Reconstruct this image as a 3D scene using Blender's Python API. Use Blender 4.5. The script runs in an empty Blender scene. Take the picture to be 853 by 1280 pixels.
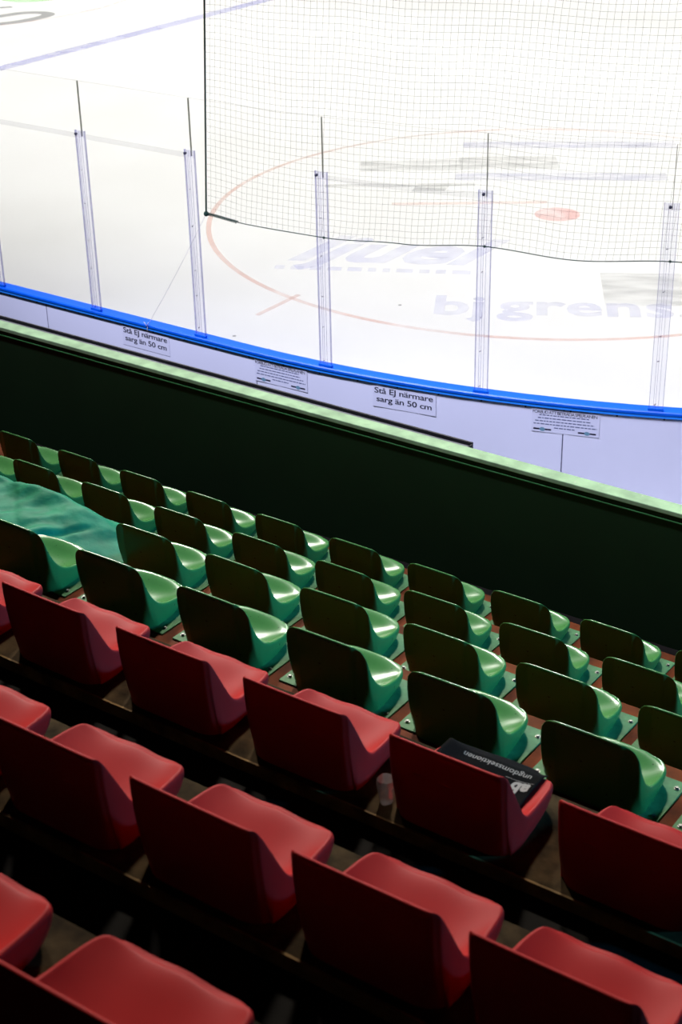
import bpy, bmesh, math, random
from mathutils import Vector, Matrix, noise
C = bpy.context.scene.collection
random.seed(7)
PI = math.pi

# ------------------------------------------------------------------ materials
def mat(name, col, rough=0.5, spec=0.5, metal=0.0, bump=0.0, bscale=60, vary=0.0, vscale=8, coat=0.0, specks=None):
    m = bpy.data.materials.new(name); m.use_nodes = True
    nt = m.node_tree; b = nt.nodes['Principled BSDF']
    b.inputs['Base Color'].default_value = (*col, 1)
    b.inputs['Roughness'].default_value = rough
    b.inputs['Specular IOR Level'].default_value = spec
    b.inputs['Metallic'].default_value = metal
    b.inputs['Coat Weight'].default_value = coat
    tc = nt.nodes.new('ShaderNodeTexCoord')
    last = None
    if vary:
        n = nt.nodes.new('ShaderNodeTexNoise'); n.inputs['Scale'].default_value = vscale; n.inputs['Detail'].default_value = 6
        nt.links.new(tc.outputs['Object'], n.inputs['Vector'])
        r = nt.nodes.new('ShaderNodeValToRGB')
        r.color_ramp.elements[0].position = .3; r.color_ramp.elements[1].position = .7
        r.color_ramp.elements[0].color = (*[c*(1-vary) for c in col], 1)
        r.color_ramp.elements[1].color = (*[min(1, c*(1+vary)) for c in col], 1)
        nt.links.new(n.outputs['Fac'], r.inputs['Fac']); last = r.outputs['Color']
    if specks:
        n = nt.nodes.new('ShaderNodeTexNoise'); n.inputs['Scale'].default_value = specks[0]; n.inputs['Detail'].default_value = 2
        nt.links.new(tc.outputs['Object'], n.inputs['Vector'])
        r = nt.nodes.new('ShaderNodeValToRGB'); r.color_ramp.elements[0].position = specks[1]; r.color_ramp.elements[1].position = specks[1]+.03
        nt.links.new(n.outputs['Fac'], r.inputs['Fac'])
        mx = nt.nodes.new('ShaderNodeMix'); mx.data_type = 'RGBA'
        nt.links.new(r.outputs['Color'], mx.inputs[0])
        if last: nt.links.new(last, mx.inputs[6])
        else: mx.inputs[6].default_value = (*col, 1)
        mx.inputs[7].default_value = (*specks[2], 1)
        last = mx.outputs[2]
    if last: nt.links.new(last, b.inputs['Base Color'])
    if bump:
        n = nt.nodes.new('ShaderNodeTexNoise'); n.inputs['Scale'].default_value = bscale; n.inputs['Detail'].default_value = 5
        nt.links.new(tc.outputs['Object'], n.inputs['Vector'])
        bp = nt.nodes.new('ShaderNodeBump'); bp.inputs['Strength'].default_value = bump; bp.inputs['Distance'].default_value = .01
        nt.links.new(n.outputs['Fac'], bp.inputs['Height']); nt.links.new(bp.outputs['Normal'], b.inputs['Normal'])
    return m

def clear_mat(name, tint, gloss, diff=0.0, dcol=(.8, .8, .9), rough=.05):
    """clear sheet: transparent, with a little diffuse haze and mirror gloss"""
    m = bpy.data.materials.new(name); m.use_nodes = True; nt = m.node_tree; nt.nodes.clear()
    out = nt.nodes.new('ShaderNodeOutputMaterial')
    t = nt.nodes.new('ShaderNodeBsdfTransparent'); t.inputs[0].default_value = (*tint, 1)
    g = nt.nodes.new('ShaderNodeBsdfGlossy'); g.inputs['Roughness'].default_value = rough
    d = nt.nodes.new('ShaderNodeBsdfDiffuse'); d.inputs[0].default_value = (*dcol, 1)
    m1 = nt.nodes.new('ShaderNodeMixShader'); m1.inputs[0].default_value = diff
    m2 = nt.nodes.new('ShaderNodeMixShader'); m2.inputs[0].default_value = gloss
    nt.links.new(t.outputs[0], m1.inputs[1]); nt.links.new(d.outputs[0], m1.inputs[2])
    nt.links.new(m1.outputs[0], m2.inputs[1]); nt.links.new(g.outputs[0], m2.inputs[2])
    nt.links.new(m2.outputs[0], out.inputs[0])
    return m

def paint_mat(name, col, alpha, nscale=(3, 30, 1), lo=.35, hi=.65, base=0.0):
    """thin worn paint lying in the ice: noise decides where it covers"""
    m = bpy.data.materials.new(name); m.use_nodes = True; nt = m.node_tree; nt.nodes.clear()
    out = nt.nodes.new('ShaderNodeOutputMaterial')
    t = nt.nodes.new('ShaderNodeBsdfTransparent')
    d = nt.nodes.new('ShaderNodeBsdfDiffuse'); d.inputs[0].default_value = (*col, 1)
    tc = nt.nodes.new('ShaderNodeTexCoord'); mp = nt.nodes.new('ShaderNodeMapping')
    mp.inputs['Scale'].default_value = nscale
    n = nt.nodes.new('ShaderNodeTexNoise'); n.inputs['Scale'].default_value = 1; n.inputs['Detail'].default_value = 5
    mr = nt.nodes.new('ShaderNodeMapRange'); mr.inputs[1].default_value = lo; mr.inputs[2].default_value = hi
    mr.inputs[3].default_value = base*alpha; mr.inputs[4].default_value = alpha
    ms = nt.nodes.new('ShaderNodeMixShader')
    nt.links.new(tc.outputs['Object'], mp.inputs[0]); nt.links.new(mp.outputs[0], n.inputs['Vector'])
    nt.links.new(n.outputs['Fac'], mr.inputs[0]); nt.links.new(mr.outputs[0], ms.inputs[0])
    nt.links.new(t.outputs[0], ms.inputs[1]); nt.links.new(d.outputs[0], ms.inputs[2])
    nt.links.new(ms.outputs[0], out.inputs[0])
    return m

M = {}
M['green'] = mat('green_seat_plastic', (.056, .188, .050), .24, .18, vary=.08, vscale=5, specks=(75, .70, (.012, .03, .012)))
M['red'] = mat('red_seat_plastic', (.37, .020, .018), .46, .035, vary=.06, vscale=6, bump=.03, bscale=300)
M['plate'] = mat('green_painted_steel', (.055, .16, .06), .6, .12, vary=.25, vscale=25, bump=.1, bscale=60)
M['bolt'] = mat('bolt_steel', (.16, .16, .15), .55, .4, metal=1)
M['darkbolt'] = mat('dark_bolt', (.02, .02, .05), .4)
M['brown'] = mat('brown_floor_paint', (.105, .021, .004), .7, .05, vary=.45, vscale=7, bump=.15, bscale=30)
M['plank'] = mat('worn_plank', (.040, .024, .010), .9, .04, vary=.6, vscale=14, bump=.2, bscale=40)
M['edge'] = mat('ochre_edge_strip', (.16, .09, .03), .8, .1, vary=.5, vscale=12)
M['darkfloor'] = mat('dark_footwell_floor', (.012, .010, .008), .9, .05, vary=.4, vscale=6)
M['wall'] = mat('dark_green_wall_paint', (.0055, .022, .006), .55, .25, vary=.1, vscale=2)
M['ledge'] = mat('light_green_ledge_paint', (.21, .31, .16), .7, .15, vary=.22, vscale=9, bump=.1, bscale=25, specks=(40, .72, (.35, .33, .25)))
M['lip'] = mat('ledge_moulding', (.02, .10, .025), .5, .3)
M['tray'] = mat('grey_tray', (.12, .115, .11), .6, .2, vary=.3, vscale=3)
M['black'] = mat('black_rubber_edge', (.006, .006, .008), .5, .3)
M['board'] = mat('white_board_plastic', (.74, .75, .86), .4, .4, vary=.02, vscale=2, specks=(9, .78, (.55, .55, .7)))
M['joint'] = mat('board_joint', (.06, .06, .12), .7, .2)
M['rail'] = mat('blue_rail_plastic', (.0, .11, .72), .35, .5)
M['rail2'] = mat('bright_blue_rail_plastic', (.02, .27, .95), .35, .5)
M['ink'] = mat('black_print', (.012, .012, .03), .6, .2)
M['inkgrey'] = mat('grey_print', (.10, .12, .22), .6, .2)
M['emblem'] = mat('teal_emblem_print', (.15, .30, .38), .6, .2)
M['signsheet'] = mat('laminated_sheet', (.70, .71, .83), .4, .5)
M['walkway'] = mat('walkway_rubber', (.03, .03, .035), .7, .2)
M['net'] = mat('black_netting', (.012, .016, .012), .7, .2)
M['rope'] = mat('dark_green_rope', (.008, .035, .025), .7, .2, bump=.4, bscale=200)
M['cord'] = mat('pale_cord', (.55, .52, .58), .6, .2)
M['banner'] = mat('black_banner_cloth', (.006, .006, .006), .95, .03, bump=.1, bscale=120)
M['print'] = mat('pale_grey_print', (.22, .21, .195), .6, .2)
M['tarp'] = mat('teal_green_tarp', (.015, .34, .17), .6, .3, vary=.28, vscale=9, bump=.4, bscale=24)
nt = M['tarp'].node_tree; b_ = nt.nodes['Principled BSDF']; o_ = nt.nodes['Material Output']
tr = nt.nodes.new('ShaderNodeBsdfTranslucent'); tr.inputs[0].default_value = (.02, .38, .19, 1)
mx_ = nt.nodes.new('ShaderNodeMixShader'); mx_.inputs[0].default_value = .5
nt.links.new(b_.outputs[0], mx_.inputs[1]); nt.links.new(tr.outputs[0], mx_.inputs[2]); nt.links.new(mx_.outputs[0], o_.inputs[0])
M['cup'] = clear_mat('crumpled_clear_plastic', (.8, .8, .8), .3, .35, (.75, .7, .7), .15)
M['glass'] = clear_mat('clear_polycarbonate', (.99, .992, .99), .008, 0.003, (.8, .8, .8), .02)
M['glassedge'] = clear_mat('sheet_edge', (.42, .43, .40), .05, .1, (.2, .2, .18), .2)
M['strip'] = clear_mat('clear_strip', (.95, .95, .955), .01, .02, (.7, .7, .75), .1)
M['cover'] = clear_mat('clear_post_cover', (.975, .975, 1), .02, .03, (.8, .8, .95), .1)
M['post'] = clear_mat('lavender_post_edge', (.72, .72, .85), .04, .12, (.45, .45, .7), .2)

# ------------------------------------------------------------------ helpers
def link(name, me, material=None, parent=None):
    o = bpy.data.objects.new(name, me); C.objects.link(o)
    if material is not None and me is not None: me.materials.append(material)
    if parent is not None: o.parent = parent
    return o
def obj(name, bm, material, parent=None, smooth=True, recalc=True):
    if recalc: bmesh.ops.recalc_face_normals(bm, faces=bm.faces)
    me = bpy.data.meshes.new(name); bm.to_mesh(me); bm.free()
    for p in me.polygons: p.use_smooth = smooth
    return link(name, me, material, parent)
def tag(o, label=None, cat=None, group=None, kind=None):
    if label: o['label'] = label
    if cat: o['category'] = cat
    if group: o['group'] = group
    if kind: o['kind'] = kind
    return o
def thing(name, label, cat, loc=(0, 0, 0), rz=0, group=None):
    o = bpy.data.objects.new(name, None); C.objects.link(o)
    o.location = loc; o.rotation_euler = (0, 0, rz); o.empty_display_size = .1
    return tag(o, label, cat, group)
def box(bm, x0, x1, y0, y1, z0, z1, bev=0):
    vs = [bm.verts.new((x, y, z)) for x in (x0, x1) for y in (y0, y1) for z in (z0, z1)]
    f = [bm.faces.new([vs[i] for i in q]) for q in ((0, 1, 3, 2), (4, 6, 7, 5), (0, 4, 5, 1), (2, 3, 7, 6), (0, 2, 6, 4), (1, 5, 7, 3))]
    if bev:
        es = list({e for a in f for e in a.edges})
        bmesh.ops.bevel(bm, geom=es, offset=bev, segments=2, affect='EDGES', profile=.5)
def tube(bm, pts, r, n=6, closed=False):
    rings = []
    for i, p in enumerate(pts):
        a = pts[max(i-1, 0)]; b = pts[min(i+1, len(pts)-1)]
        t = (Vector(b)-Vector(a)).normalized()
        s = t.cross(Vector((0, 0, 1)))
        if s.length < .05: s = t.cross(Vector((1, 0, 0)))
        s.normalize(); u = s.cross(t)
        rr = r[i] if isinstance(r, (list, tuple)) else r
        rings.append([bm.verts.new(Vector(p)+s*math.cos(2*PI*k/n)*rr+u*math.sin(2*PI*k/n)*rr) for k in range(n)])
    for a, b in zip(rings, rings[1:]):
        for k in range(n): bm.faces.new((a[k], a[(k+1) % n], b[(k+1) % n], b[k]))
    if n > 4:
        bm.faces.new(rings[0][::-1]); bm.faces.new(rings[-1])
def crom(pts, t):
    n = len(pts)-1; x = min(max(t, 0), 1)*n; i = min(int(x), n-1); f = x-i
    P = lambda k: pts[min(max(k, 0), n)]
    a, b, c, d = P(i-1), P(i), P(i+1), P(i+2)
    return tuple(.5*(2*b[k]+(c[k]-a[k])*f+(2*a[k]-5*b[k]+4*c[k]-d[k])*f*f+(3*b[k]-a[k]-3*c[k]+d[k])*f**3) for k in range(len(b)))

# ------------------------------------------------------------------ the place: heights are over the ice, rows run along x, rink lies at +y
CAMZ = 5.7
# (back-top y, back-top z) per row, front row first
ROW = {'A': (6.469, 1.354), 'B': (5.607, 1.779), 'C': (4.742, 2.226), 'D': (3.969, 2.605), 'E': (3.094, 3.040), 'F': (2.170, 3.420), 'G': (1.290, 3.820)}
SH = {'g': .300, 'r': .300}     # shell height over its tread
kind_of = lambda r: 'g' if r in 'ABCD' else 'r'
TREAD = {r: ROW[r][1]-SH[kind_of(r)] for r in ROW}
FRONT = {r: ROW[r][0]+.355 for r in ROW}
order = 'ABCDEFG'
XL, XR = -17, 3

def struct(name, bm, m, parent=None, smooth=False):
    o = obj(name, bm, m, parent, smooth)
    if parent is None: o['kind'] = 'structure'
    return o
# terrace steps (one box per row, tread and riser)
for i, r in enumerate(order):
    y1 = FRONT[r]; y0 = FRONT[order[i+1]] if i+1 < len(order) else -1.2
    z = TREAD[r]; bm = bmesh.new()
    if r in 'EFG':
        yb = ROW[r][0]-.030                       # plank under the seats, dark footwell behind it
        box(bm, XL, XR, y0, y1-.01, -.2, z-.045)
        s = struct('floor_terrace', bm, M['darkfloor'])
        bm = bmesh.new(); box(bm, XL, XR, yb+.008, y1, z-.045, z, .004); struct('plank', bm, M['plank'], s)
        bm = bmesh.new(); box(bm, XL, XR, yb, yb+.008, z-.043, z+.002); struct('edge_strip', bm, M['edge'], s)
    else:
        box(bm, XL, XR, y0, y1, -.2, z, .004)
        struct('floor_terrace', bm, M['brown'])
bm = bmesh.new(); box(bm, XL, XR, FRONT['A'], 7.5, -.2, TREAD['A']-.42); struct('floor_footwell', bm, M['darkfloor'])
# front wall with ledge
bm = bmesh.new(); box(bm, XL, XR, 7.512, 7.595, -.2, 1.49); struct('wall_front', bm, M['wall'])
bm = bmesh.new(); box(bm, XL, XR, 7.5, 7.608, 1.49, 1.52, .005); lg = struct('trim_ledge', bm, M['ledge'])
bm = bmesh.new(); box(bm, XL, XR, 7.502, 7.512, 1.450, 1.458, .002); struct('moulding', bm, M['lip'], lg)
bm = bmesh.new(); box(bm, XL, XR, 7.595, 9.0, -.2, .0); struct('floor_walkway', bm, M['walkway'])
# dark cable tray lying behind the ledge
t = thing('cable_tray', 'long grey tray with black rim running behind the pale green ledge', 'cable tray', (-10.5, 7.74, 0))
XE = -4.54+10.5
bm = bmesh.new(); box(bm, -6.5, XE, -.125, -.05, 1.40, 1.485, .003); obj('body', bm, M['tray'], t, False)
bm = bmesh.new(); box(bm, -6.5, XE+.006, -.05, -.035, 1.38, 1.508, .003); obj('rim', bm, M['black'], t, False)
bm = bmesh.new(); box(bm, XE, XE+.010, -.12, -.05, 1.39, 1.500, .003); obj('end_cap', bm, M['black'], t, False)
for i in range(8):
    bm = bmesh.new(); box(bm, -6.0+i*1.55, -5.97+i*1.55, -.11, -.05, 0, 1.40); obj('bracket', bm, M['black'], t, False)

# ------------------------------------------------------------------ seats
PROF = {}
PROF['r'] = [  # (centre y, centre z, rim x, rim y, rim z) front lip -> back top
    (.322, .062, .138, .318, .070), (.310, .066, .166, .306, .081), (.275, .064, .180, .272, .083), (.21, .054, .187, .21, .084),
    (.15, .046, .190, .158, .086), (.095, .050, .192, .120, .094), (.055, .075, .192, .090, .120), (.034, .12, .190, .064, .168),
    (.022, .175, .187, .038, .224), (.012, .232, .184, .014, .274), (.004, .280, .181, .002, .293), (.000, .294, .172, -.001, .296)]
PROF['g'] = [
    (.292, .068, .090, .288, .068), (.288, .076, .132, .278, .070), (.262, .070, .162, .248, .071), (.21, .050, .174, .21, .071),
    (.15, .040, .179, .165, .076), (.10, .042, .181, .120, .086), (.06, .062, .181, .083, .103), (.036, .106, .180, .050, .134),
    (.020, .160, .177, .024, .178), (.008, .22, .174, .006, .225), (.000, .265, .167, -.002, .262), (-.005, .288, .149, -.005, .285), (-.006, .298, .118, -.006, .2970)]
NV, NU = 40, 21
def seat_pt(k, u, v):
    cy, cz, rx, ry, rz = crom(PROF[k], v)
    p = 3.2 if k == 'r' else 2.4
    a = abs(u)**p
    wave = (.004*math.cos(PI*u*1.5)*max(0, 1-v*3.2)) if k == 'r' else 0   # gently waved front edge
    return Vector((rx*u, cy+(ry-cy)*a, cz+(rz-cz)*a+wave*(1-a)))
def seat_mesh(k):
    bm = bmesh.new()
    us = [math.sin((-1+2*i/(NU-1))*PI/2) for i in range(NU)]
    vs = [j/(NV-1) for j in range(NV)]
    G = [[bm.verts.new(seat_pt(k, u, v)) for u in us] for v in vs]
    for j in range(NV-1):
        for i in range(NU-1): bm.faces.new((G[j][i], G[j][i+1], G[j+1][i+1], G[j+1][i]))
    loop = []                                     # (vert, base point)
    bw = .168 if k == 'r' else .155
    fy = .285 if k == 'r' else .262
    def base(p, side):
        fr = min(1, max(0, p.y-.04)/.2)
        x = p.x*(1.04-(.03 if k == 'r' else .06)*fr)
        y = .004+max(0, p.y)*(fy-.004)/(.318 if k == 'r' else .29)
        cr = min(1, max(0, (abs(p.x)-.105)/.075)); y = max(y, .004+(.06 if k == 'g' else .035)*cr**3)
        return Vector((x, y, .001))
    for i in range(NU): loop.append(G[0][i])
    for j in range(1, NV): loop.append(G[j][NU-1])
    for i in range(NU-2, -1, -1): loop.append(G[NV-1][i])
    for j in range(NV-2, 0, -1): loop.append(G[j][0])
    n = len(loop); ns = []
    for q in range(n):
        p = loop[q].co
        if q < NU: d = Vector((us[q]**5, 1-abs(us[q])**5*.6, 0))
        elif q < NU+NV-1: d = Vector((1, 0, 0))
        elif q < 2*NU+NV-2: d = Vector((0, -1, 0))
        else: d = Vector((-1, 0, 0))
        ns.append(d.normalized())
    for _ in range(4): ns = [(ns[q-1]+ns[q]*1.5+ns[(q+1) % n]).normalized() for q in range(n)]
    prev = loop
    for off, dz in ((.004, .0012), (.0085, 0), (.0122, -.005), (.0135, -.013)):
        cur = [bm.verts.new(loop[q].co+ns[q]*off+Vector((0, 0, dz))) for q in range(n)]
        for q in range(n): bm.faces.new((prev[q], prev[(q+1) % n], cur[(q+1) % n], cur[q]))
        prev = cur
    top = [v.co.copy() for v in prev]; bs = [base(loop[q].co, 0) for q in range(n)]
    for f in (.12, .3, .5, .7, .85, 1):
        g = f**1.9
        cur = []
        for q in range(n):
            p = top[q].lerp(bs[q], f); h = top[q].lerp(bs[q], g)
            cur.append(bm.verts.new((h.x, h.y, p.z)))
        for q in range(n): bm.faces.new((prev[q], prev[(q+1) % n], cur[(q+1) % n], cur[q]))
        prev = cur
    bmesh.ops.recalc_face_normals(bm, faces=bm.faces)
    me = bpy.data.meshes.new('shell'); bm.to_mesh(me); bm.free()
    for p in me.polygons: p.use_smooth = True
    me.materials.append(M['green' if k == 'g' else 'red'])
    return me
def plate_mesh():
    bm = bmesh.new(); box(bm, -.245, .245, .02, .285, 0, .006, .002)
    me = bpy.data.meshes.new('mounting_plate'); bm.to_mesh(me); bm.free(); me.materials.append(M['plate']); return me
def bolt_mesh():
    bm = bmesh.new(); bmesh.ops.create_cone(bm, cap_ends=True, segments=6, radius1=.007, radius2=.006, depth=.007)
    bmesh.ops.translate(bm, verts=bm.verts, vec=(0, 0, .010))
    bmesh.ops.create_cone(bm, cap_ends=True, segments=14, radius1=.010, radius2=.010, depth=.002)
    for v in bm.verts:
        if abs(v.co.z) < .0015: v.co.z += .007
    me = bpy.data.meshes.new('bolt'); bm.to_mesh(me); bm.free(); me.materials.append(M['bolt']); return me
def rib_mesh():
    bm = bmesh.new(); bmesh.ops.create_uvsphere(bm, u_segments=14, v_segments=8, radius=1)
    for v in bm.verts: v.co = Vector((v.co.x*.030, v.co.y*.005, v.co.z*.007))
    me = bpy.data.meshes.new('moulded_rib'); bm.to_mesh(me); bm.free()
    for p in me.polygons: p.use_smooth = True
    me.materials.append(M['red']); return me
SM = {'g': seat_mesh('g'), 'r': seat_mesh('r')}
PM, BM_, RM = plate_mesh(), bolt_mesh(), rib_mesh()
def make_seat(k):
    root = thing('stadium_seat', '', 'seat')
    link('shell', SM[k], None, root)
    if k == 'g':
        link('mounting_plate', PM, None, root)
        for x, y in ((-.222, .06), (.222, .06), (-.222, .24), (.222, .24)):
            b = link('bolt', BM_, None, root); b.location = (x, y, 0)
    else:
        for x in (-.09, 0, .09):
            b = link('moulded_rib', RM, None, root); b.location = (x, -.0085, .195)
    return root
def dup(root, loc):
    r = root.copy(); C.objects.link(r); r.location = loc
    for ch in list(root.children):
        c = ch.copy(); C.objects.link(c); c.parent = r
    return r
used = set()
proto = {}
def place(k, loc, label, group):
    if k not in proto: proto[k] = make_seat(k); r = proto[k]; r.location = loc
    else: r = dup(proto[k], loc)
    tag(r, label, 'seat', group)
    r.rotation_euler = (0, 0, random.uniform(-.012, .012))
    return r
ORD = ['leftmost', 'second from left', 'third from left', 'fourth from left', 'fifth from left', 'sixth from left', 'seventh from left', 'eighth from left', 'ninth from left', 'tenth from left']
rows = {
    'A': [-6.901+.54*k for k in range(-1, 9)],
    'B': [-6.360+.54*k for k in range(-1, 9)],
    'C': [-4.716+.54*k for k in range(-2, 6)],
    'D': [-4.191+.54*k for k in range(-1, 6)],
    'E': [-4.155, -3.639, -3.122, -2.601, -2.068, -1.521],
    'F': [-3.150, -2.670, -2.191, -1.710, -1.251],
    'G': [-2.227, -1.728]}
DESC = {'A': 'green plastic seat in the frontmost row by the dark wall', 'B': 'green plastic seat in the second row from the wall',
        'C': 'green plastic seat in the third row, the row with the tarp', 'D': 'green plastic seat in the rearmost green row',
        'E': 'red plastic seat in the red row right behind the green seats', 'F': 'red plastic seat in the middle red row',
        'G': 'red plastic seat in the nearest row at bottom left'}
GR = {'A': 'green seats in the front row', 'B': 'green seats in the second row', 'C': 'green seats in the third row', 'D': 'green seats in the fourth row',
      'E': 'red seats in the front red row', 'F': 'red seats in the middle red row', 'G': 'red seats in the nearest row'}
HALF = {'g': .168, 'r': .182}
SX = {}
for r in order:
    k = kind_of(r); n = 0
    for i, x in enumerate(rows[r]):
        xc = x+HALF[k]
        SX[r, i] = xc
        if r == 'C' and i < 2: continue            # no seat to be seen here, only the tarp
        lab = '%s, %s' % (DESC[r], ORD[n]); n += 1
        if r == 'E' and i == 4: lab = 'red plastic seat with the black lettered banner lying on it'
        if r == 'G': lab = DESC[r]+(', cut by the left edge' if i == 0 else ', with its whole pan in view')
        place(k, (xc, ROW[r][0], TREAD[r]), lab, GR[r])

# ------------------------------------------------------------------ teal tarp over two seats of the third row
def smooth(a, b, x):
    t = min(max((x-a)/(b-a), 0), 1); return t*t*(3-2*t)
xa, xb = -6.35, -4.785
y0, z0 = ROW['C'][0], TREAD['C']
bm = bmesh.new(); NX, NP = 150, 64; Gd = []
for i in range(NX+1):
    row = []
    for j in range(NP+1):
        x = xa+(xb-xa)*i/NX; y = -.405+.775*j/NP
        sR = 1-smooth(-5.20, xb-.01, x-.10*y); sF = 1-smooth(.20, .365, y); sB = smooth(-.405, -.16, y)
        n1 = noise.fractal(Vector((x*2.6, y*2.6, 3.1)), .9, 2.1, 3)
        f1 = noise.noise(Vector((x*3.2+y*3.0, y*1.2-x*.8, 9.7))); f2 = noise.noise(Vector((x*11-y*9, y*5+x*4, 5.2)))
        crease = math.exp(-(((x+5.08)-.55*(y-.05))/.022)**2)*smooth(-.30, -.05, y)*(1-smooth(.05, .2, y))
        z = .012+.135*sR*sF*sB+sR**.5*sF*sB*(.030*n1+.030*(abs(f1)-.2)+.015*f2)-.030*crease*sR
        z += .022*sR*sB*math.exp(-((y-.22)/.07)**2)
        row.append(bm.verts.new((x+(.015*n1 if i == NX else 0), y0+y, z0+max(.004, z))))
    Gd.append(row)
for a, b in zip(Gd, Gd[1:]):
    for j in range(NP): bm.faces.new((a[j], a[j+1], b[j+1], b[j]))
o = obj('tarp', bm, M['tarp']); tag(o, 'teal green crumpled tarp spread over the third green row at the left edge', 'tarp')
md = o.modifiers.new('t', 'SOLIDIFY'); md.thickness = .002; md.offset = 0

# ------------------------------------------------------------------ text helper
def text_mesh(s, size, align='CENTER', shear=0, bold=0.0, spacing=1.0):
    cu = bpy.data.curves.new('t', 'FONT'); cu.body = s; cu.size = size; cu.align_x = align; cu.shear = shear
    cu.offset = bold; cu.space_character = spacing; cu.resolution_u = 3
    o = bpy.data.objects.new('t', cu); C.objects.link(o)
    dg = bpy.context.evaluated_depsgraph_get(); me = bpy.data.meshes.new_from_object(o.evaluated_get(dg))
    bpy.data.objects.remove(o); me.materials.clear()
    return me
def add_text(bm, s, size, mtx, **kw):
    me = text_mesh(s, size, **kw); me.transform(mtx); bm.from_mesh(me); bpy.data.meshes.remove(me)

# ------------------------------------------------------------------ black banner lying on a red seat
bx, by, bz = SX['E', 4], ROW['E'][0], TREAD['E']
def pan_z(x, y):
    lo, hi = 0.0, .62
    u = 0
    for _ in range(30):
        mid = (lo+hi)/2
        rx = crom(PROF['r'], mid)[2]; u = max(-1, min(1, x/rx))
        if seat_pt('r', u, mid).y > y: lo = mid
        else: hi = mid
    return seat_pt('r', u, (lo+hi)/2).z
bt = thing('banner', 'black folded banner with pale lettering lying on a red seat', 'banner', (bx, by, bz))
bm = bmesh.new(); Gd = []
for i in range(31):
    x = -.180+.330*i/30; row = []
    for j in range(41):
        y = .372-.320*j/40+.008*math.sin(x*9)
        y -= .045*smooth(.085, .15, abs(x+.015))*(1-j/40)
        z = pan_z(x, min(y, .300))+.011+.003*noise.noise(Vector((x*14, y*14, 2)))
        if y > .312: z -= (y-.312)*.5
        row.append(bm.verts.new((x, y, z)))
    Gd.append(row)
for a, b in zip(Gd, Gd[1:]):
    for j in range(40): bm.faces.new((a[j], a[j+1], b[j+1], b[j]))
so = obj('cloth', bm, M['banner'], bt); md = so.modifiers.new('t', 'SOLIDIFY'); md.thickness = .002; md.offset = 0
bm = bmesh.new()
R180 = Matrix.Rotation(PI, 4, 'Z')
add_text(bm, 'ungdomssektionen', .031, Matrix.Translation((.000, .300, 0)) @ R180)
add_text(bm, 'ab', .062, Matrix.Translation((.105, .257, 0)) @ R180, bold=.003)
box(bm, .045, .140, .2635, .2650, 0, .0003)
bmesh.ops.triangulate(bm, faces=bm.faces)
bmesh.ops.subdivide_edges(bm, edges=[e for e in bm.edges if e.calc_length() > .012], cuts=2)
for v in bm.verts: v.co.z = pan_z(v.co.x, min(v.co.y, .300))+.0124-max(0, v.co.y-.312)*.5+.003*noise.noise(Vector((v.co.x*14, v.co.y*14, 2)))
obj('lettering', bm, M['print'], bt, False, recalc=False)

# crumpled clear cup on the plank between two red seats
bm = bmesh.new(); n = 22; rings = []
for j in range(9):
    f = j/8; r = .018+.008*f
    rings.append([bm.verts.new((r*(1+.32*noise.noise(Vector((math.cos(2*PI*k/n)*2.2, math.sin(2*PI*k/n)*2.2, f*3))))*math.cos(2*PI*k/n),
                                r*(1+.30*noise.noise(Vector((math.cos(2*PI*k/n)*2.2, math.sin(2*PI*k/n)*2.2, f*3+7))))*math.sin(2*PI*k/n), .001+.085*f)) for k in range(n)])
for a, b in zip(rings, rings[1:]):
    for k in range(n): bm.faces.new((a[k], a[(k+1) % n], b[(k+1) % n], b[k]))
bm.faces.new(rings[0][::-1])
o = obj('plastic_cup', bm, M['cup'], None); tag(o, 'crumpled clear plastic cup on the plank between two red seats', 'cup')
o.location = (bx-.236, by+.045, bz)

# ------------------------------------------------------------------ rink boards: straight, then the rounded corner
R0, CX, CY = 8.593, -7.395, 17.567
def path(s, off=0.0):
    """outer face of the boards; off > 0 towards the stand; returns point, tangent"""
    if s <= 0: return Vector((CX+s, CY-R0-off, 0)), Vector((1, 0, 0))
    a = s/R0
    return Vector((CX+(R0+off)*math.sin(a), CY-(R0+off)*math.cos(a), 0)), Vector((math.cos(a), math.sin(a), 0))
def frame(s, off, z):
    p, t = path(s, off); nrm = Vector((t.y, -t.x, 0))        # towards the stand
    m = Matrix((t, Vector((0, 0, 1)), nrm)).transposed().to_4x4()
    m.translation = Vector((p.x, p.y, z)); return m
def sweep(bm, s0, s1, prof, step=.25):
    n = max(1, math.ceil((s1-s0)/step)); rings = []
    for i in range(n+1):
        s = s0+(s1-s0)*i/n
        rings.append([bm.verts.new(path(s, o)[0]+Vector((0, 0, z))) for o, z in prof])
    k = len(prof)
    for a, b in zip(rings, rings[1:]):
        for q in range(k): bm.faces.new((a[q], a[(q+1) % k], b[(q+1) % k], b[q]))
    bm.faces.new(rings[0][::-1]); bm.faces.new(rings[-1])
SEAMS = [-5.5, -2.135, .135, 2.661, 5.6]
BL = ['white dasher board at the far left edge of the photo', 'white dasher board carrying the left stand-clear sign below the blue rail',
      'white dasher board carrying the right stand-clear sign', 'white dasher board at the right, where the boards curve away']
for i, (a, b) in enumerate(zip(SEAMS, SEAMS[1:])):
    t = thing('dasher_board', BL[i], 'rink board', path((a+b)/2)[0], 0, 'white rink boards')
    inv = Matrix.Translation(-t.location)
    bm = bmesh.new(); sweep(bm, a+.004, b-.004, [(0, 0), (0, 1.045), (-.05, 1.045), (-.05, 0)]); bm.transform(inv); obj('panel', bm, M['board'], t, False)
    bm = bmesh.new(); sweep(bm, a-.004 if i else a, a+.004, [(-.003, 0), (-.003, 1.045), (-.047, 1.045), (-.047, 0)]); bm.transform(inv); obj('joint', bm, M['joint'], t, False)
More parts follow.
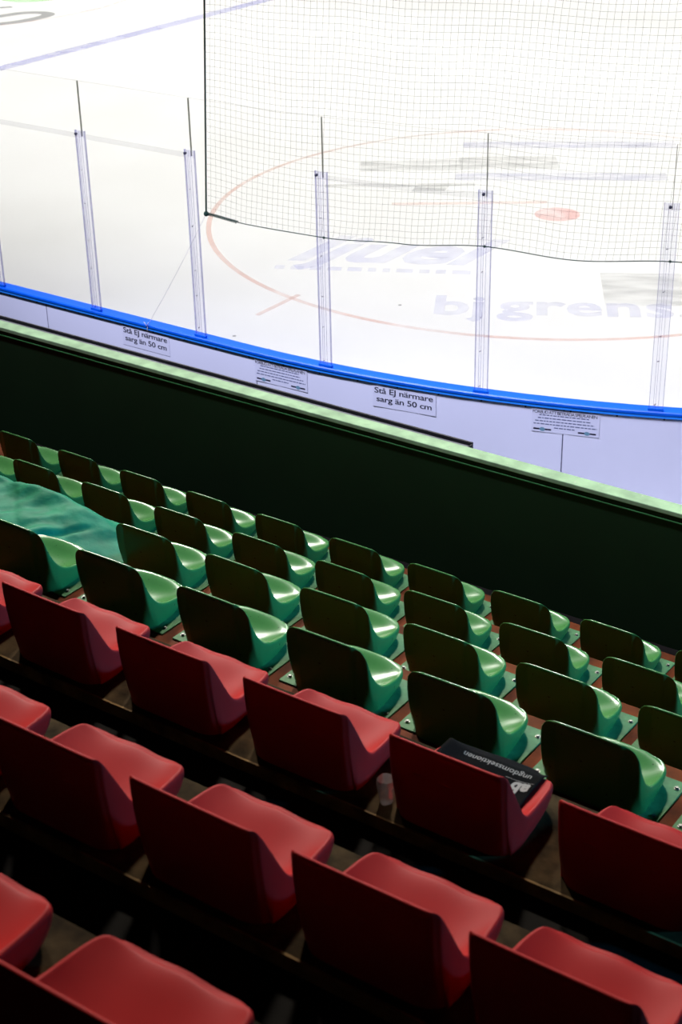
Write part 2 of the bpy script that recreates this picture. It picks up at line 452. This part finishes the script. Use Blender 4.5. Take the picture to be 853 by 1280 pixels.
rl = thing('cap_rail', 'long blue cap rail on top of the white rink boards', 'rail', path(0)[0])
inv = Matrix.Translation(-rl.location)
bm = bmesh.new(); sweep(bm, -5.5, 5.6, [(.030, 1.075), (.030, 1.092), (.022, 1.100), (-.075, 1.100), (-.085, 1.09), (-.085, 1.075)]); bm.transform(inv); obj('top_band', bm, M['rail'], rl, False)
bm = bmesh.new(); sweep(bm, -5.5, 5.6, [(.016, 1.046), (.022, 1.05), (.022, 1.0745), (-.08, 1.0745), (-.08, 1.046)]); bm.transform(inv); obj('lower_band', bm, M['rail2'], rl, False)
bmt = bmesh.new(); bmesh.ops.create_cone(bmt, cap_ends=True, segments=10, radius1=.007, radius2=.006, depth=.006)
me_b = bpy.data.meshes.new('bolt'); bmt.to_mesh(me_b); bmt.free(); me_b.materials.append(M['darkbolt'])
for i in range(21):
    b = link('bolt', me_b, None, rl); b.matrix_local = inv @ frame(-2.9+.33*i, .003, 1.034)

# stanchions and clear panes
ST = [-2.662, -1.50, -.365, .826, 2.061, 3.37, 4.62]
WHICH = ['cut off by the left photo edge', 'second from the left', 'beside the free lower corner of the net', 'fourth from the left, behind the net edge rope', 'fifth from the left, under the pinched net', 'at the right edge of the photo']
# refine: measured feet of the posts
ST = [-2.662, -1.530, -.405, .791, 2.046, 3.306]
BASE = 1.10
def hexbolt(r, d):
    bm = bmesh.new(); bmesh.ops.create_cone(bm, cap_ends=True, segments=12, radius1=r, radius2=r*.85, depth=d); return bm
for i, s in enumerate(ST):
    t = thing('glass_stanchion', 'clear lavender post holding the rink shields, '+WHICH[i], 'post', path(s)[0]+Vector((0, 0, BASE)), 0, 'posts between the rink shields')
    inv = Matrix.Translation(-t.location); H = 1.50
    def part(name, x0, x1, z0, z1, d0, d1, m):
        bm = bmesh.new(); box(bm, x0, x1, z0, z1, d0, d1); bm.transform(inv @ frame(s, 0, BASE)); return obj(name, bm, m, t, False)
    part('cover', -.046, .046, .015, H, .008, .012, M['cover'])
    for x in (-.050, .046): part('side_flange', x, x+.004, .004, H, -.003, .014, M['post'])
    for x in (-.019, -.004, .016): part('groove', x-.0012, x+.0012, .015, H-.005, .012, .015, M['post'])
    part('top_clamp', -.05, .05, H-.05, H+.004, .0145, .020, M['cover'])
    part('foot_bracket', -.055, .055, .001, .02, -.003, .022, M['rail'])
    bm = hexbolt(.012, .014); bm.transform(inv @ frame(s, .026, BASE+H-.025) @ Matrix.Translation((-.030 if i < 4 else -.008, 0, 0))); obj('top_bolt', bm, M['darkbolt'], t)
    for z in (.06, .35, .58, .90, 1.18):
        bm = bmesh.new(); box(bm, -.009, .009, -.002, .002, 0, .006); bm.transform(inv @ frame(s, .0145, BASE+z+random.uniform(-.03, .03)) @ Matrix.Translation((-.008, 0, 0)) @ Matrix.Rotation(random.uniform(.1, .9), 4, 'Z')); obj('screw', bm, M['darkbolt'], t, False)
PS = [-4.4]+ST+[4.6]
PW = ['at the far left edge', 'first whole one from the left', 'with the pale cord running across it', 'at the lower left corner of the net', 'fourth whole one, under the dark banded ice print', 'before the pale web address on the ice', 'cut by the right photo edge']
PW = PW[:len(PS)-1]
for i, (a, b) in enumerate(zip(PS, PS[1:])):
    t = thing('rink_shield', 'clear rink shield sheet '+PW[i], 'glass shield', path((a+b)/2)[0]+Vector((0, 0, BASE)), 0, 'clear shields above the boards')
    inv = Matrix.Translation(-t.location)
    bm = bmesh.new(); sweep(bm, a+.003, b-.003, [(-.004, 1.101), (-.004, 2.985), (-.016, 2.985), (-.016, 1.101)], .2); bm.transform(inv); obj('sheet', bm, M['glass'], t, False)
    bm = bmesh.new(); sweep(bm, a+.0025, a+.0065, [(-.003, 2.55), (-.003, 2.985), (-.017, 2.985), (-.017, 2.55)]); bm.transform(inv); obj('side_edge', bm, M['glassedge'], t, False)
    bm = bmesh.new(); sweep(bm, a+.003, b-.003, [(-.004, 2.985), (-.004, 2.988), (-.016, 2.988), (-.016, 2.985)], .2); bm.transform(inv); obj('top_edge', bm, M['strip'], t, False)
    if i in (0, 1, 2, 4):
        bm = bmesh.new(); sweep(bm, a+.05, b-.05, [(.002, 2.535), (.002, 2.575), (-.003, 2.575), (-.003, 2.535)], .2); bm.transform(inv); obj('cross_strip', bm, M['strip'], t, False)  # thin clear band across the sheet, just below the post tops

# ------------------------------------------------------------------ signs on the boards
def sign_clear(name, s, label):
    t = thing(name, label, 'sign', path(s, .001)[0]+Vector((0, 0, .95)), 0, 'stand-clear signs'); inv = Matrix.Translation(-t.location)
    bm = bmesh.new(); box(bm, -.255, .255, -.100, .066, .001, .003); bm.transform(inv @ frame(s, 0, .955)); obj('sheet', bm, M['signsheet'], t, False)
    bm = bmesh.new()
    SC = Matrix.Diagonal((1.34, 1, 1, 1))
    SC = Matrix.Diagonal((1.34, 1, 1, 1))
    for d in (-.0011, 0, .0011):
        add_text(bm, 'Stå EJ närmare', .064, frame(s, .0045+d*.1, .968) @ Matrix.Translation((-.004+d, d*.5, 0)) @ SC, spacing=.95)
        add_text(bm, 'sarg än 50 cm', .064, frame(s, .0045+d*.1, .968) @ Matrix.Translation((d, -.068+d*.5, 0)) @ SC, spacing=.95)
    bm.transform(inv); obj('lettering', bm, M['ink'], t, False, recalc=False)
sign_clear('warning_sign', -1.010, 'white two-line sign on the left board, half way along the ledge')
sign_clear('warning_sign', 1.445, 'white two-line sign above the right end of the grey tray')
def sign_ban(name, s, label):
    t = thing(name, label, 'sign', path(s, .001)[0]+Vector((0, 0, .95)), 0, 'small-print notices'); inv = Matrix.Translation(-t.location)
    F = frame(s, 0, .955)
    bm = bmesh.new(); box(bm, -.245, .245, -.105, .074, .001, .003); bm.transform(inv @ F); obj('sheet', bm, M['signsheet'], t, False)
    bm = bmesh.new(); add_text(bm, 'FÖRBUD ATT BETRÄDA SPELPLANEN', .034, F @ Matrix.Translation((-.005, .042, .0045)), spacing=.80)
    bm.transform(inv); obj('heading', bm, M['ink'], t, False, recalc=False)
    bm = bmesh.new(); rnd = random.Random(int(s*100))
    for k, (x0, x1) in enumerate(((-.19, .17), (-.20, .18), (-.22, .21), (-.23, .23), (-.08, .07))):
        x = x0; y = .026-.0235*k
        while x < x1:
            w = rnd.uniform(.012, .038); w = min(w, x1-x)
            box(bm, x, x+w, y, y+.0075, .0032, .0038); x += w+.006
    bm.transform(inv @ F); obj('small_print', bm, M['inkgrey'], t, False)
    for x in (-.165, .160):
        bm = bmesh.new(); box(bm, x-.065, x-.018, -.088, -.076, .0032, .0038); box(bm, x+.018, x+.065, -.088, -.076, .0032, .0038); bm.transform(inv @ F)
        e = obj('emblem_bar', bm, M['ink'], t, False)
        bm = bmesh.new(); bmesh.ops.create_circle(bm, cap_ends=True, segments=20, radius=.018); bm.transform(inv @ F @ Matrix.Translation((x, -.082, .0042)) @ Matrix.Diagonal((1.1, .85, 1, 1)))
        obj('emblem', bm, M['emblem'], e, False, recalc=False)
sign_ban('notice_sign', .372, 'small-print notice with two emblems beside the left board joint')
sign_ban('notice_sign', 2.675, 'small-print notice with two emblems over the right board joint')

# ------------------------------------------------------------------ protective net with edge rope
def rope_z(s):                                     # lower edge sags between its ties
    ks = [(-.239, 2.145), (.15, 2.125), (.826, 2.128), (1.45, 2.165), (2.061, 2.216), (2.7, 2.175), (3.324, 2.211), (4.0, 2.17), (4.7, 2.21)]
    for (a, za), (b, zb) in zip(ks, ks[1:]):
        if s <= b:
            f = min(max((s-a)/(b-a), 0), 1); return za+(zb-za)*(f*f*(3-2*f))
    return ks[-1][1]
S0, S1, ZT, CELL = -.239, 4.7, 4.55, .0475
def net_pt(s, h):
    """h: height over the lower rope"""
    z = rope_z(s)*max(0, 1-h/1.2)+2.165*min(1, h/1.2)+h
    nx = noise.noise(Vector((s*1.6, h*1.3, 4)))*.018+noise.noise(Vector((s*6, h*2.5, 14)))*.006
    nz = noise.noise(Vector((s*1.3, h*1.1, 8)))*.030+noise.noise(Vector((s*5, h*3, 18)))*.006
    edge = min(1, (s-S0)/.15)*min(1, h/.12)
    # pinched where it is tied to a post top
    for sp, hp in ((2.05, .37), (3.315, .38)):
        d2 = ((s-sp)/.28)**2+((h-hp)/.10)**2
        nz += -.045*math.exp(-d2)*(-(h-hp)/.10 if h < hp else -.6*(h-hp)/.10)*.6
    off = .05+edge*(.012*noise.noise(Vector((s*1.5, h*1.2, 1))))
    p = path(s+.066*h+nx*edge, off)[0]; p.z = z+nz*edge; return p
t = thing('safety_net', 'black square-mesh safety net hanging in front of the rink glass', 'net', path(0, .05)[0]+Vector((0, 0, 2.1)))
inv = Matrix.Translation(-t.location)
bm = bmesh.new(); ns = int((S1-S0)/CELL); nh = int((ZT-2.17)/CELL)
P = [[inv @ net_pt(S0+CELL*i, CELL*j) for j in range(nh+1)] for i in range(ns+1)]
RS = .00085
for i in range(1, ns+1): tube(bm, P[i], RS, 3)
for j in range(1, nh+1): tube(bm, [P[i][j] for i in range(ns+1)], RS, 3)
obj('mesh', bm, M['net'], t, False)
bm = bmesh.new(); tube(bm, [P[i][0] for i in range(ns+1)], .0035, 6); obj('bottom_rope', bm, M['rope'], t)
bm = bmesh.new(); tube(bm, [P[0][j] for j in range(nh+1)], .007, 6); obj('side_rope', bm, M['rope'], t)
bm = bmesh.new()
pts = []
for q in range(90):
    f = q/89; p = inv @ net_pt(S0+.30*f, 0); a = q*1.15
    pts.append(p+Vector((0, math.sin(a)*.010, math.cos(a)*.010)))
tube(bm, pts, .0042, 5); bmesh.ops.create_uvsphere(bm, u_segments=10, v_segments=8, radius=.02, matrix=Matrix.Translation(P[0][0]))
obj('knotted_end', bm, M['rope'], t)
for sp in (.826, 2.061, 3.324):
    bm = bmesh.new(); bmesh.ops.create_uvsphere(bm, u_segments=8, v_segments=6, radius=.010, matrix=inv @ Matrix.Translation(net_pt(sp, 0))); obj('tie', bm, M['rope'], t)
# cord from the net corner to the rail
p0 = net_pt(S0, 0); p1 = path(-.953, .036)[0]+Vector((0, 0, 1.085))
bm = bmesh.new(); tube(bm, [p0.lerp(p1, f/16)+Vector((0, 0, -.02*math.sin(PI*f/16))) for f in range(17)], .0016, 5)
ct = obj('tie_cord', bm, M['cord']); tag(ct, 'thin pale cord tied from the net corner down to the blue rail', 'cord')
bm = bmesh.new()
for a in (-.5, .5): tube(bm, [p1+Vector((0, .0, 0)), p1+Vector((math.sin(a)*.05, -.008, .04))], .003, 5)
tube(bm, [p1+Vector((0, .004, .01)), p1+Vector((0, .0, -.05))], .003, 5)
obj('knot', bm, M['cord'], ct)

# ------------------------------------------------------------------ the ice
mi = bpy.data.materials.new('ice'); mi.use_nodes = True; nt = mi.node_tree; b = nt.nodes['Principled BSDF']
b.inputs['Roughness'].default_value = .32; b.inputs['Specular IOR Level'].default_value = .18
tc = nt.nodes.new('ShaderNodeTexCoord'); n1 = nt.nodes.new('ShaderNodeTexNoise'); n1.inputs['Scale'].default_value = .55; n1.inputs['Detail'].default_value = 7
r = nt.nodes.new('ShaderNodeValToRGB'); r.color_ramp.elements[0].position = .35; r.color_ramp.elements[1].position = .65
r.color_ramp.elements[0].color = (.87, .868, .86, 1); r.color_ramp.elements[1].color = (.915, .915, .91, 1)
nt.links.new(tc.outputs['Object'], n1.inputs['Vector']); nt.links.new(n1.outputs['Fac'], r.inputs['Fac']); nt.links.new(r.outputs['Color'], b.inputs['Base Color'])
bm = bmesh.new()
X0, X1, Y0, Y1 = -57.5, 2.5, 8.99, 38.96; RR = 8.55
pts = []
for cx, cy, a0 in ((X1-RR, Y0+RR, -90), (X1-RR, Y1-RR, 0), (X0+RR, Y1-RR, 90), (X0+RR, Y0+RR, 180)):
    for k in range(25):
        a = math.radians(a0+90*k/24); pts.append((cx+RR*math.cos(a), cy+RR*math.sin(a)))
vs = [bm.verts.new((x, y, 0)) for x, y in pts]; bm.faces.new(vs)
bmesh.ops.extrude_face_region(bm, geom=bm.faces[:])
for v in bm.verts[len(pts):]: v.co.z = -.1
ice = struct('floor_ice', bm, mi)
def decal(name, bm, m, z=.003):
    for v in bm.verts: v.co.z += z
    return obj(name, bm, m, ice, False, recalc=False)
def quad(bm, pts): bm.faces.new([bm.verts.new((x, y, 0)) for x, y in pts])
def ring(bm, cx, cy, r, w, a0=0, a1=360, n=120):
    V = [[bm.verts.new((cx+q*math.cos(math.radians(a0+(a1-a0)*k/n)), cy+q*math.sin(math.radians(a0+(a1-a0)*k/n)), 0)) for q in (r-w/2, r+w/2)] for k in range(n+1)]
    for a, b in zip(V, V[1:]): bm.faces.new((a[0], a[1], b[1], b[0]))
PB = paint_mat('blue_line_paint', (.42, .43, .72), 0.4, (1, 1, 1), .2, .5, .75)
PR = paint_mat('red_line_paint', (.80, .42, .34), 0.32, (1.2, 1.2, 1), .35, .55, .35)
PRf = paint_mat('faint_red_line_paint', (.85, .60, .55), 0.38, (1, 1, 1), .3, .6, .4)
PRd = paint_mat('red_spot_paint', (.85, .30, .28), 0.32, (3, 3, 1), .3, .6, .3)
PG = paint_mat('grey_print_paint', (.45, .45, .45), 0.32, (1.2, 5, 1), .38, .62, .25)
PL = paint_mat('lavender_print_paint', (.50, .50, .70), 0.32, (1.6, 6, 1), .38, .62, .3)
PV = paint_mat('pale_violet_lettering', (.56, .57, .86), 0.25, (2, 2, 1), .3, .6, .35)
bm = bmesh.new(); quad(bm, [(-20.67, 9.05), (-20.37, 9.05), (-20.37, 38.9), (-20.67, 38.9)]); decal('blue_line', bm, PB)
bm = bmesh.new(); ring(bm, -8.70, 16.44, 4.06, .06); decal('face_off_circle', bm, PR)
bm = bmesh.new(); quad(bm, [(-9.60, 11.88), (-9.54, 11.88), (-9.54, 12.6), (-9.60, 12.6)]); decal('hash_mark', bm, PR, .0032)
bm = bmesh.new(); ring(bm, -8.62, 16.50, .135, .27, n=40); decal('face_off_spot', bm, PRd)
bm = bmesh.new(); ring(bm, -8.25, 31, 4.5, .08); decal('far_face_off_circle', bm, PR)
bm = bmesh.new(); ring(bm, -27.45, 23.6, 4.55, .05); decal('centre_circle', bm, PRf)
# prints on the ice
U = Vector((.84, .54, 0)).normalized(); V = Vector((-U.y, U.x, 0))
def place_on_ice(x, y, ang):
    return Matrix.Translation((x, y, 0)) @ Matrix.Rotation(ang, 4, 'Z')
def band(name, x, y, w, h, m, ang, skew=0, round_=0):
    bm = bmesh.new(); quad(bm, [(-w/2, -h/2), (w/2, -h/2), (w/2+skew, h/2), (-w/2+skew, h/2)])
    o = decal(name, bm, m); o.matrix_local = place_on_ice(x, y, ang); return o
aa = math.radians(34)
band('grey_print', -11.28, 17.40, 1.35, .50, PG, aa)
band('grey_print', -10.25, 18.18, 1.30, .62, PG, aa)
band('lavender_print', -10.0, 19.40, 2.9, .34, PL, aa-.05)
band('lavender_print', -9.35, 17.95, 2.7, .34, PL, aa-.05)
band('grey_print', -10.55, 16.65, .42, .34, PG, aa, .1)
band('grey_print', -10.9, 16.55, 1.9, .14, PG, aa)
band('red_print', -9.75, 16.35, 1.9, .10, PRf, aa)
band('grey_print', -6.50, 14.72, 1.10, 1.0, PG, math.radians(30))
def ice_text(name, s, size, x, y, ang, m, z=.0035, **kw):
    bm = bmesh.new(); add_text(bm, s, size, Matrix.Identity(4), **kw)
    o = decal(name, bm, m, z); o.matrix_local = place_on_ice(x, y, ang); return o
a3 = math.radians(29)
bm = bmesh.new(); W0 = place_on_ice(-8.10, 12.86, a3).inverted()
add_text(bm, 'bj', .78, Matrix.Identity(4), align='LEFT', bold=.02)
add_text(bm, 'grens.nu', .78, W0 @ place_on_ice(-7.52, 13.22, a3), align='LEFT', bold=.02, spacing=1.04)
o = decal('lettering', bm, PV, .0035); o.matrix_local = place_on_ice(-8.10, 12.86, a3)
o = ice_text('lettering', 'ljuel', 1.25, -10.38, 13.45, math.radians(27), PV, align='LEFT', shear=.5, bold=.04)
bm = bmesh.new(); rnd = random.Random(3)
x = 0
while x < 2.0:
    w = rnd.uniform(.08, .2); quad(bm, [(x, 0), (x+w, 0), (x+w, .12), (x, .12)]); x += w+.07
o = decal('small_lettering', bm, PV); o.matrix_local = place_on_ice(-10.3, 13.12, math.radians(27))
# centre-ice mark: thick grey hook stroke and a green patch
PGd = paint_mat('grey_mark_paint', (.38, .38, .38), .75, (1, 1, 1), .2, .5, .7)
PGr = paint_mat('pale_green_paint', (.45, .78, .42), .6, (1, 1, 1), .2, .6, .6)
bm = bmesh.new()
cl = [(-24.3, 21.6), (-24.08, 22.1), (-24.0, 22.45), (-23.9, 22.72), (-23.72, 22.9), (-23.5, 22.96), (-23.31, 22.86), (-23.24, 22.55), (-23.30, 22.07), (-23.43, 21.77), (-23.6, 21.5)]
N = 40; Vv = []
for k in range(N+1):
    p = Vector((*crom(cl, k/N), 0)); q = Vector((*crom(cl, min(1, k/N+.01)), 0)); q0 = Vector((*crom(cl, max(0, k/N-.01)), 0))
    tt = (q-q0).normalized(); nn = Vector((-tt.y, tt.x, 0)); Vv.append((bm.verts.new(p-nn*.13), bm.verts.new(p+nn*.13)))
for a, b2 in zip(Vv, Vv[1:]): bm.faces.new((a[0], a[1], b2[1], b2[0]))
quad(bm, [(-25.1, 22.6), (-24.95, 22.55), (-24.5, 23.08), (-24.65, 23.15)])
decal('grey_mark', bm, PGd)
bm = bmesh.new(); bmesh.ops.create_circle(bm, cap_ends=True, segments=30, radius=1)
bm.transform(place_on_ice(-24.95, 24.0, .55) @ Matrix.Diagonal((.62, .42, 1, 1))); decal('green_mark', bm, PGr)
# small scuffs
bm = bmesh.new()
for x, y in ((-9.9, 10.7), (-11.2, 10.4), (-8.5, 12.9), (-9.4, 11.3), (-8.9, 11.2)):
    bmesh.ops.create_circle(bm, cap_ends=True, segments=8, radius=.02, matrix=Matrix.Translation((x, y, 0)))
decal('scuff', bm, PGd, .004)

# ------------------------------------------------------------------ light
LP = {13.5: 150, 18.5: 128, 24: 268, 33.5: 385}
def area(name, loc, target, sx, sy, power, col, spread=180):
    l = bpy.data.lights.new(name, 'AREA'); l.shape = 'RECTANGLE'; l.size = sx; l.size_y = sy; l.energy = power; l.color = col; l.spread = math.radians(spread)
    o = bpy.data.objects.new(name, l); C.objects.link(o); o.location = loc
    d = Vector(target)-Vector(loc); o.rotation_euler = d.to_track_quat('-Z', 'Y').to_euler(); return o
for x in (-40, -33, -26, -19, -12, -5, 2):
    for y, sp in ((13.5, 75), (18.5, 80), (24, 100), (33.5, 110)):
        area('rink_lamp', (x, y, 10.5), (x, y, 0), 7, 2.0, LP[y], (1, .985, .95), sp)
area('blue_lamp', (11, 10.5, 9.5), (-4.0, 4.4, 2.0), 1.5, 1.5, 115, (.05, .45, .92), 30)
area('board_fill', (-5, 6.85, 4.7), (-5, 8.95, .9), 12, .25, 225, (.72, .74, 1), 75)  # added fill light for the outer board faces, not a known fitting
for x in (-15, -8):
    area('seat_fill', (x, 14, 11.5), (-3+(x+11)*.2, 4.2, 2.2), 1.2, .7, 265, (1, .96, .88), 60)  # added warm fill aimed at the seat pans, no known fitting hangs here
w = bpy.data.worlds.new('World'); bpy.context.scene.world = w; w.use_nodes = True
w.node_tree.nodes['Background'].inputs[0].default_value = (.5, .5, .6, 1); w.node_tree.nodes['Background'].inputs[1].default_value = .005

# ------------------------------------------------------------------ camera
cam = bpy.data.cameras.new('camera'); co = bpy.data.objects.new('camera', cam); C.objects.link(co)
r_ = Vector((.81676155, .57665548, -.01921011)); u_ = Vector((-.25366881, .38879643, .8857141)); c_ = Vector((-.51822072, .71854422, -.46383348))
m = Matrix((r_, u_, -c_)).transposed().to_4x4(); m.translation = Vector((0, 0, CAMZ)); co.matrix_world = m
cam.sensor_fit = 'VERTICAL'; cam.sensor_height = 36; cam.lens = 1985.02*36/1280; cam.clip_end = 200; cam.clip_start = .05
cam.dof.use_dof = True; cam.dof.focus_distance = 8.2; cam.dof.aperture_fstop = 5.6
sc = bpy.context.scene; sc.camera = co
vs_ = sc.view_settings; vs_.view_transform = 'Standard'; vs_.look = 'None'; vs_.exposure = 0; vs_.gamma = 1; vs_.use_curve_mapping = False
sc.cycles.transparent_max_bounces = 24
